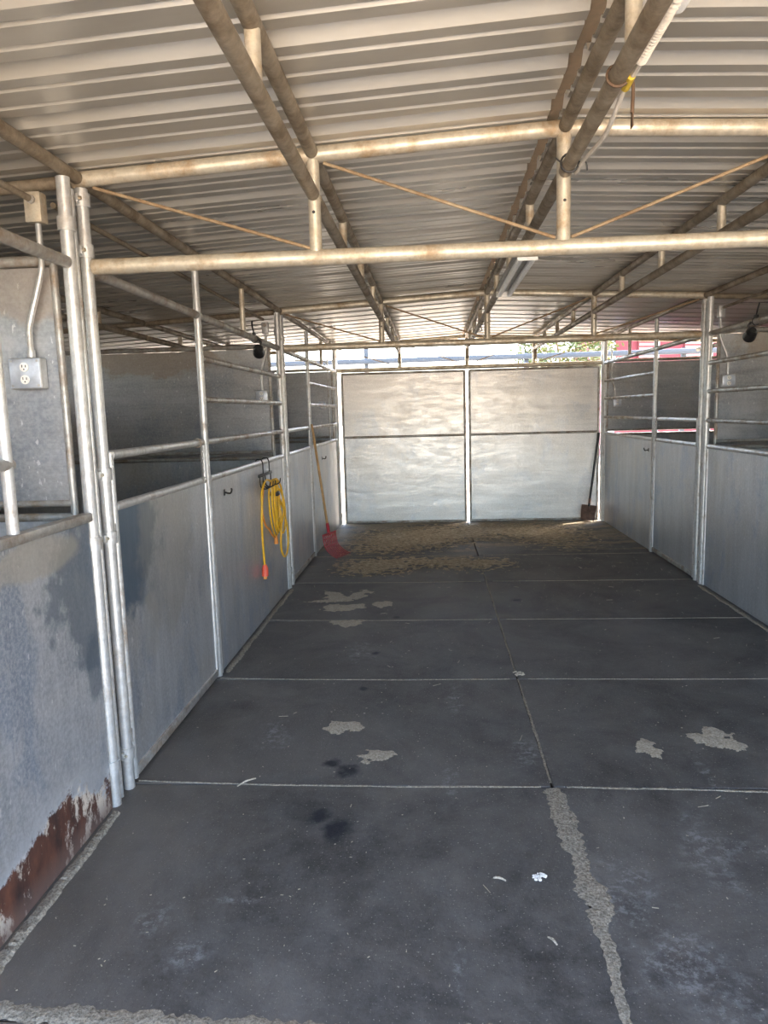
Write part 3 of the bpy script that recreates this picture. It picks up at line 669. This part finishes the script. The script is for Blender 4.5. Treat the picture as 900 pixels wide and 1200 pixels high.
clamp_lamp(XL, 2.66, 1, 'black lamp clamped to the left overhead rail above the cord')
clamp_lamp(XR, 2.66, -1, 'black lamp clamped to the right overhead rail at the photo edge')

# ------------------------------------------------------------------ lights and wiring under the ridge
sl = root('strip_light', (.005, 1.66, 2.33), 'long white strip light under the ridge beyond the nearest truss', 'strip light')
MB().box((-.045, 1.05, 2.372), (.060, 2.27, 2.402), .005).build('housing', M_BOX, sl)
for x in (-.026, .041): MB().tube((x, 1.075, 2.352), (x, 2.245, 2.352), .0165, 14).build('lamp_tube', M_TUBE, sl)
for y in (1.055, 2.247): MB().box((-.046, y, 2.336), (.061, y + .018, 2.373), .003).build('end_cap', M_WHITE, sl)
zl = 2.432
# ribbed flexible conduit, then cable along the ridge purlin
fx = root('flexible_conduit', (.03, -1.3, 2.44), 'ribbed white flexible conduit on the ridge purlin at the top photo edge', 'conduit')
P = [Vector((.046, -1.30, 2.455)), Vector((.044, -1.08, 2.452)), Vector((.044, -.95, 2.449)), Vector((.043, -.83, 2.446))]
MB().path(P, lambda t: .0135 + .0032 * math.sin(t * 190), 12, 60).build('ribbed_sleeve', M_CABLE, fx)
cb = root('power_cable', (.04, -.8, 2.40), 'pale cable sagging along the ridge purlin towards the nearest truss', 'cable')
MB().path([(.046, -.828, 2.446), (.045, -.79, 2.443), (.043, -.757, 2.440)], .008, 8, 6).build('cable_end', M_CABLE, cb)
MB().path([(.039, -.692, 2.436), (.040, -.60, 2.418), (.046, -.45, 2.405), (.044, -.30, 2.412), (.038, -.16, 2.422), (.036, -.05, 2.418)], .0075, 8, 8).build('cable_run', M_CABLE, cb)
MB().tube((.039, -.755, 2.440), (.040, -.692, 2.436), .0125, 10).build('yellow_connector', M_TAG, cb)
tp = root('tape_wrap', (0, -.72, zl), 'dark tape wrapped round the ridge purlin by the yellow connector', 'tape')
MB().path([(-.0292 * math.cos(t * .5), -.775 + .008 * t / 3, zl + .0292 * math.sin(t * .5)) for t in [i * .35 for i in range(-13, 14)]], .004, 6).build('wrap', M_STRAP, tp)
st = MB(); st.path([(.0545, -.712, 2.445), (.056, -.712, 2.42), (.0545, -.714, 2.385), (.054, -.714, 2.362)], lambda t: .0045 + .001 * t, 8, 5)
st.prism([(.0525, -.722, 2.362), (.0525, -.706, 2.362), (.0525, -.702, 2.325), (.0525, -.725, 2.325)], (.003, 0, 0)).build('hanging_end', M_STRAP, tp)
ti = root('cable_tie', (0, -.12, zl), 'dark wire tie round the ridge purlin at the nearest truss', 'tie')
w = MB(); w.path([(.031 * math.cos(t), -.115, zl + .031 * math.sin(t)) for t in [2 * math.pi * i / 18 for i in range(18)]], .004, 6, 0, True)
w.path([(.030, -.115, zl), (.052, -.13, zl - .004), (.06, -.12, zl - .03)], .003, 6, 4); w.path([(-.028, -.115, zl), (-.05, -.125, zl + .015)], .003, 6); w.build('wire', M_BLACK, ti)
# second cable, loosely twisted round the far ridge purlin
cm = MB(); cm.path([(.02 * math.sin(t * .9), L + .08 + t * .10, zl - .040 - .022 * abs(math.sin(t * .55))) for t in [i * .3 for i in range(104)]], .006, 6)
tag(cm.build('twisted_cable', M_BLACK, None), 'dark cable twisted round the ridge purlin near the back panels', 'cable')
lp = root('ridge_lamp', (.08, -1.27, 2.45), 'white round lamp fitting at the top edge of the photo beside the ridge', 'lamp')
MB().tube((.062, -1.16, 2.462), (.062, -1.04, 2.462), .020, 18).build('fitting', M_WHITE, lp)
MB().path([(.115 + .019 * math.cos(t), -1.085, 2.476 + .019 * math.sin(t)) for t in [2 * math.pi * i / 20 for i in range(20)]], .005, 8, 0, True).build('ring', M_WHITE, lp)
MB().path([(.080, -1.10, 2.468), (.09, -1.09, 2.472), (.097, -1.086, 2.476)], .007, 8, 3).build('arm', M_WHITE, lp)

# ------------------------------------------------------------------ rack and extension cord
xr = XL + .030
rk = root('hook_rack', (xr, 2.66, 1.06), 'black wire hook rack hung over the left panel, holding the cord', 'hook rack')
w = MB()
for y in (2.60, 2.81):
    w.path([(XL - .028, y, ZP - .03), (XL - .0285, y, ZP), (XL - .018, y, ZP + .026), (XL, y, ZP + .0285), (XL + .018, y, ZP + .026), (XL + .029, y, ZP), (xr, y, ZP - .03), (xr, y, 1.125)], .0045, 8, 3)
w.build('hanger', M_BLACKIRON, rk)
MB().box((xr - .006, 2.455, 1.115), (xr + .006, 2.88, 1.137), .003).build('crossbar', M_BLACKIRON, rk)
for y in (2.49, 2.59, 2.66, 2.85):
    MB().path([(xr, y, 1.118), (xr, y, 1.07), (xr + .008, y, 1.038), (xr + .038, y, 1.028), (xr + .070, y, 1.042), (xr + .078, y, 1.078)], .005, 8, 4).build('hook', M_BLACKIRON, rk)
xc = xr + .022
ec = root('extension_cord', (xc, 2.70, .36), 'coiled yellow extension cord with coral plug hanging on the left panel', 'extension cord')
MB().path([(xc + .01, 2.74, 1.060), (xc, 2.62, 1.085), (xc, 2.52, 1.066), (xc, 2.435, 1.005), (xc, 2.415, .90), (xc - .006, 2.41, .78), (xc - .010, 2.425, .66), (xc - .012, 2.445, .52), (xc - .012, 2.46, .44)], .0085, 10, 8).build('hanging_end', M_YEL, ec)
pl = MB().path([(xc - .012, 2.462, .452), (xc - .012, 2.464, .42), (xc - .012, 2.462, .395), (xc - .012, 2.458, .36)], lambda t: .011 + .014 * min(1, t * 3), 14, 4).build('plug', M_REDPLUG, ec)
MB().path([(xc - .012, 2.458, .36), (xc - .012, 2.457, .338)], .014, 10).build('prong_guard', M_ORANGE, pl)
for i in range(5):
    q = R.uniform(-.02, .02); dx = i * .008 - .002; zb = .60 + (.0, .07, .03, .13, .05)[i]; yl = (2.68, 2.76, 2.71, 2.80, 2.73)[i]; yr = (2.97, 2.90, 2.94, 2.87, 2.99)[i]
    MB().path([(xc + dx, 2.80 + q, 1.066 + R.uniform(-.004, .02)), (xc + dx, 2.87 + q, 1.060), (xc + dx, yr, .98), (xc + dx + .004, yr + .02, .85), (xc + dx, yr + .02, .74), (xc + dx, 2.90 + q, zb + .02), (xc + dx, 2.84 + q, zb),
               (xc + dx, 2.78 + q, zb + .05), (xc + dx, yl + .03, .74), (xc + dx - .003, yl, .88), (xc + dx, yl, .99), (xc + dx, 2.75 + q, 1.055)], .0078, 8, 6, True).build('coil_loop', M_YEL, ec)
MB().path([(xc + .03, 2.90, .90), (xc + .03, 3.0, .83), (xc + .025, 3.10, .745), (xc + .022, 3.19, .62), (xc + .02, 3.21, .50), (xc + .02, 3.15, .41), (xc + .02, 3.04, .395), (xc + .02, 2.94, .46), (xc + .02, 2.925, .56), (xc + .025, 2.96, .70), (xc + .02, 2.97, .80)], .0085, 10, 7).build('loose_loop', M_YEL, ec)
MB().path([(xc + .02, 2.95, .98), (xc + .025, 3.08, .88), (xc + .02, 3.14, .74), (xc + .02, 3.10, .63), (xc + .02, 3.02, .60)], .0080, 8, 7).build('loose_loop', M_YEL, ec)
MB().path([(xc - .01, 2.55, 1.05), (xc - .014, 2.50, .95), (xc - .014, 2.48, .84), (xc - .012, 2.55, .74), (xc - .01, 2.66, .69), (xc - .006, 2.72, .64), (xc, 2.80, .60)], .0080, 8, 7).build('loose_loop', M_ORANGE, ec)
MB().path([(xc + .0, 2.82, .612), (xc + .002, 2.825, .585), (xc + .002, 2.83, .545)], lambda t: .010 + .008 * t, 10, 3).build('socket_end', M_ORANGE, ec)
tm = MB(); tm.path([(xc + .008 + .028 * math.cos(t), 2.835 + .05 * math.sin(t), .955 + .004 * math.sin(3 * t)) for t in [2 * math.pi * i / 20 for i in range(20)]], .016, 8, 0, True)
tm.build('cord_wrap', M_BLACK, ec)

# ------------------------------------------------------------------ red manure fork
fk = root('manure_fork', (-1.6, 4.98, 0), 'red plastic manure fork with wooden handle leaning on the left panel', 'fork')
hb, ht = Vector((-1.672, 4.985, .268)), Vector((-1.792, 4.86, 1.474))
MB().path([hb, (hb + ht) / 2, ht], lambda t: .0135 if t < .97 else .011, 12, 4).build('handle', M_WOOD, fk)
fc, fw_, ff = Vector((-1.665, 4.985, 0)), Vector((.342, .940, 0)), Vector((.940, -.342, 0))
def fp(u, f, z): return fc + fw_ * u + ff * f + Vector((0, 0, z))
hd = MB()
hd.path([hb + (ht - hb).normalized() * .11, hb, fp(0, 0, .235)], lambda t: .0165 + .005 * t, 12, 3)
hd.tube(fp(-.145, 0, .255), fp(.145, 0, .255), .012, 10)
hd.tube(fp(-.145, .004, .205), fp(.145, .004, .205), .007, 8)
hd.tube(fp(-.145, .024, .125), fp(.145, .024, .125), .006, 8)
hd.build('head', M_RED, fk)
for i in range(8):
    u = -.145 + .29 * i / 7
    MB().path([fp(u, 0, .255), fp(u, .006, .19), fp(u, .024, .12), fp(u * 1.03, .07, .07), fp(u * 1.05, .12, .035), fp(u * 1.06, .175, .013)], lambda t: .0066 - .0025 * t, 8, 4).build('tine', M_RED, fk)

# ------------------------------------------------------------------ shovel
sv = root('shovel', (1.6, 7.2, 0), 'black-handled shovel with square rusty blade leaning in the right back corner', 'shovel')
sb, stp = Vector((1.665, 7.195, .225)), Vector((1.800, 7.262, 1.215)); ax = (stp - sb).normalized()
MB().path([sb - ax * .02, (sb + stp) / 2, stp], .0165, 12, 4).build('handle', M_BLACK, sv)
MB().tube(stp - ax * .10, stp + ax * .004, .0195, 14).build('grip', M_BLACK, sv)
u = Vector((1, 0, 0)); u = (u - ax * u.dot(ax)).normalized(); nrm = ax.cross(u).normalized()
if nrm.y > 0: nrm = -nrm
bl = MB(); nx, nz = 8, 8; grid = []
for j in range(nz + 1):
    t = j / nz; row = []
    for i in range(nx + 1):
        a = (i / nx - .5) * 2; w = .105 - .012 * t; z = -.214 * t
        bow = .016 * (a * a) - .02 * math.sin(math.pi * min(1, t * 1.1)) * .5
        row.append(sb + u * a * w + ax * z + nrm * bow)
    grid.append(row)
F = [[bl.bm.verts.new(p) for p in r_] for r_ in grid]; B = [[bl.bm.verts.new(p - nrm * .004) for p in r_] for r_ in grid]
for j in range(nz):
    for i in range(nx):
        bl.bm.faces.new((F[j][i], F[j][i + 1], F[j + 1][i + 1], F[j + 1][i])); bl.bm.faces.new((B[j][i], B[j + 1][i], B[j + 1][i + 1], B[j][i + 1]))
for j in range(nz):
    for i in (0, nx): bl.bm.faces.new((F[j][i], F[j + 1][i], B[j + 1][i], B[j][i]))
for i in range(nx):
    for j in (0, nz): bl.bm.faces.new((F[j][i], F[j][i + 1], B[j][i + 1], B[j][i]))
bo = bl.build('blade', M_RUSTBLADE, sv)
MB().path([sb + ax * .09, sb + ax * .0, sb - ax * .08 + nrm * -.002], lambda t: .021 - .012 * t, 12, 3).build('socket', M_RUSTBLADE, sv)

# ------------------------------------------------------------------ outside
t = root('tree', (2.9, 16, 0), 'leafy yellow-green tree seen through the gap above the right back panel', 'tree')
tr = MB(); tr.path([(2.9, 16, -.02), (2.85, 16, 1.1), (2.95, 16.05, 2.2)], lambda q: .16 - .06 * q, 10, 4)
for a in range(6):
    an = a * 1.05; tr.path([(2.93, 16.03, 1.7 + .1 * a), (2.93 + .5 * math.cos(an), 16 + .5 * math.sin(an), 2.5 + .1 * a), (2.93 + 1.0 * math.cos(an), 16 + 1. * math.sin(an), 3.2 + .15 * a)], lambda q: .05 - .035 * q, 7, 4)
tr.build('trunk', M_BARK, t)
lf = MB()
for i in range(5200):
    while True:
        p = Vector((R.uniform(-1, 1), R.uniform(-1, 1), R.uniform(-1, 1)))
        if .35 < p.length < 1 and (p.length > .7 or R.random() < .4): break
    p = Vector((2.95 + p.x * 1.25, 16 + p.y * 1.3, 3.2 + p.z * 1.35)) + Vector((R.gauss(0, .08), R.gauss(0, .08), R.gauss(0, .08)))
    d = Vector((R.gauss(0, 1), R.gauss(0, 1), R.gauss(0, .7) - .3)).normalized(); e = d.orthogonal().normalized(); e.rotate(Matrix.Rotation(R.uniform(0, 6.28), 3, d))
    l = R.uniform(.05, .09); w = l * .42
    v = [lf.bm.verts.new(q) for q in (p - d * l, p + e * w, p + d * l, p - e * w)]; lf.bm.faces.new(v)
lf.build('foliage', M_LEAF, t, False)
b = root('red_barn', (7.2, 20, 0), 'pinkish red barn with white trim beyond the right end partition', 'building')
MB().box((4.9, 19.6, 0), (13.0, 25, 4.6)).build('wall', M_BARN, b, False)
rf = MB(); rf.prism([(4.6, 19.2, 4.45), (13.3, 19.2, 4.45), (13.3, 22.3, 6.2), (4.6, 22.3, 6.2)], (0, 0, .12)); rf.prism([(4.6, 25.4, 4.45), (13.3, 25.4, 4.45), (13.3, 22.3, 6.2), (4.6, 22.3, 6.2)], (0, 0, .12)); rf.build('roof', M_BARNROOF, b, False)
for (x0, x1, z0, z1) in ((4.88, 5.06, 0, 4.5), (6.20, 6.36, 0, 4.5), (7.75, 7.92, 0, 4.5), (4.9, 13.0, 2.72, 2.84)): MB().box((x0, 19.55, z0), (x1, 19.597, z1)).build('white_trim', M_TRIM, b, False)
for x in (5.75, 7.1):
    wn = MB().box((x - .02, 19.5, 2.95), (x + .55, 19.597, 3.75)).build('shutter', M_BARNROOF, b, False)
    sm = MB()
    for i in range(6): sm.box((x, 19.48, 3.0 + i * .12), (x + .53, 19.499, 3.045 + i * .12))
    sm.build('slats', M_TRIM, wn, False)
sh = root('shed_frame', (0, 11, 0), 'grey steel beam on thin posts crossing the sky gap above the back panels', 'steel frame')
MB().box((-9, 10.96, 2.50), (9.5, 11.04, 2.595), .006).build('beam', M_BEAM, sh)
MB().box((-9, 10.98, 2.395), (9.5, 11.02, 2.425)).build('lower_rail', M_TRIM, sh)
for x in (-7.5, -4.6, -1.73, 1.30, 4.2, 7.1): MB().box((x - .04, 11.045, -.02), (x + .04, 11.125, 2.9 if x == -1.73 else 2.62)).build('upright', M_BEAM, sh)

# ------------------------------------------------------------------ light
W = bpy.data.worlds.new('sky'); S.world = W; W.use_nodes = True; nt = W.node_tree; nt.nodes.clear()
out = nt.nodes.new('ShaderNodeOutputWorld'); bg = nt.nodes.new('ShaderNodeBackground'); sk = nt.nodes.new('ShaderNodeTexSky')
sk.sky_type = 'NISHITA'; sk.sun_disc = False; sk.sun_elevation = math.radians(50); sk.sun_rotation = math.radians(62); sk.air_density = 1.0; sk.dust_density = 4.0; sk.ozone_density = 1.0
nt.links.new(sk.outputs[0], bg.inputs[0]); nt.links.new(bg.outputs[0], out.inputs[0]); bg.inputs[1].default_value = .46
su = bpy.data.lights.new('sun', 'SUN'); su.energy = 6.0; su.angle = math.radians(.53); su.color = (1, .92, .80)
so = bpy.data.objects.new('sun', su); COL.objects.link(so); so.location = (2, 30, 25)
az, el = math.radians(62), math.radians(50)
dirn = Vector((-math.sin(az) * math.cos(el), -math.cos(az) * math.cos(el), -math.sin(el)))
so.rotation_euler = dirn.to_track_quat('-Z', 'Y').to_euler()

# ------------------------------------------------------------------ camera
cx, cy, cz, yaw, pitch, roll, fpx = -.5015216, -2.8124370, 1.5789145, .06971557, -.13885471, -.02745243, 835.227
cd = bpy.data.cameras.new('camera'); cam = bpy.data.objects.new('camera', cd); COL.objects.link(cam); S.camera = cam
cd.sensor_fit = 'VERTICAL'; cd.sensor_height = 36; cd.lens = fpx / 1200 * 36; cd.clip_start = .02; cd.clip_end = 300
fw = Vector((-math.sin(yaw) * math.cos(pitch), math.cos(yaw) * math.cos(pitch), math.sin(pitch))); rt = Vector((math.cos(yaw), math.sin(yaw), 0)); up = rt.cross(fw)
r2 = math.cos(roll) * rt + math.sin(roll) * up; u2 = -math.sin(roll) * rt + math.cos(roll) * up
mw = Matrix((r2, u2, -fw)).transposed().to_4x4(); mw.translation = Vector((cx, cy, cz)); cam.matrix_world = mw

S.view_settings.view_transform = 'Standard'; S.view_settings.look = 'None'; S.view_settings.exposure = 3.2; S.view_settings.gamma = 1; S.view_settings.use_curve_mapping = False
S.cycles.use_denoising = True
S.cycles.max_bounces = 14; S.cycles.diffuse_bounces = 8; S.cycles.glossy_bounces = 8
S.cycles.sample_clamp_indirect = 6
S.cycles.use_adaptive_sampling = False
S.cycles.use_guiding = True
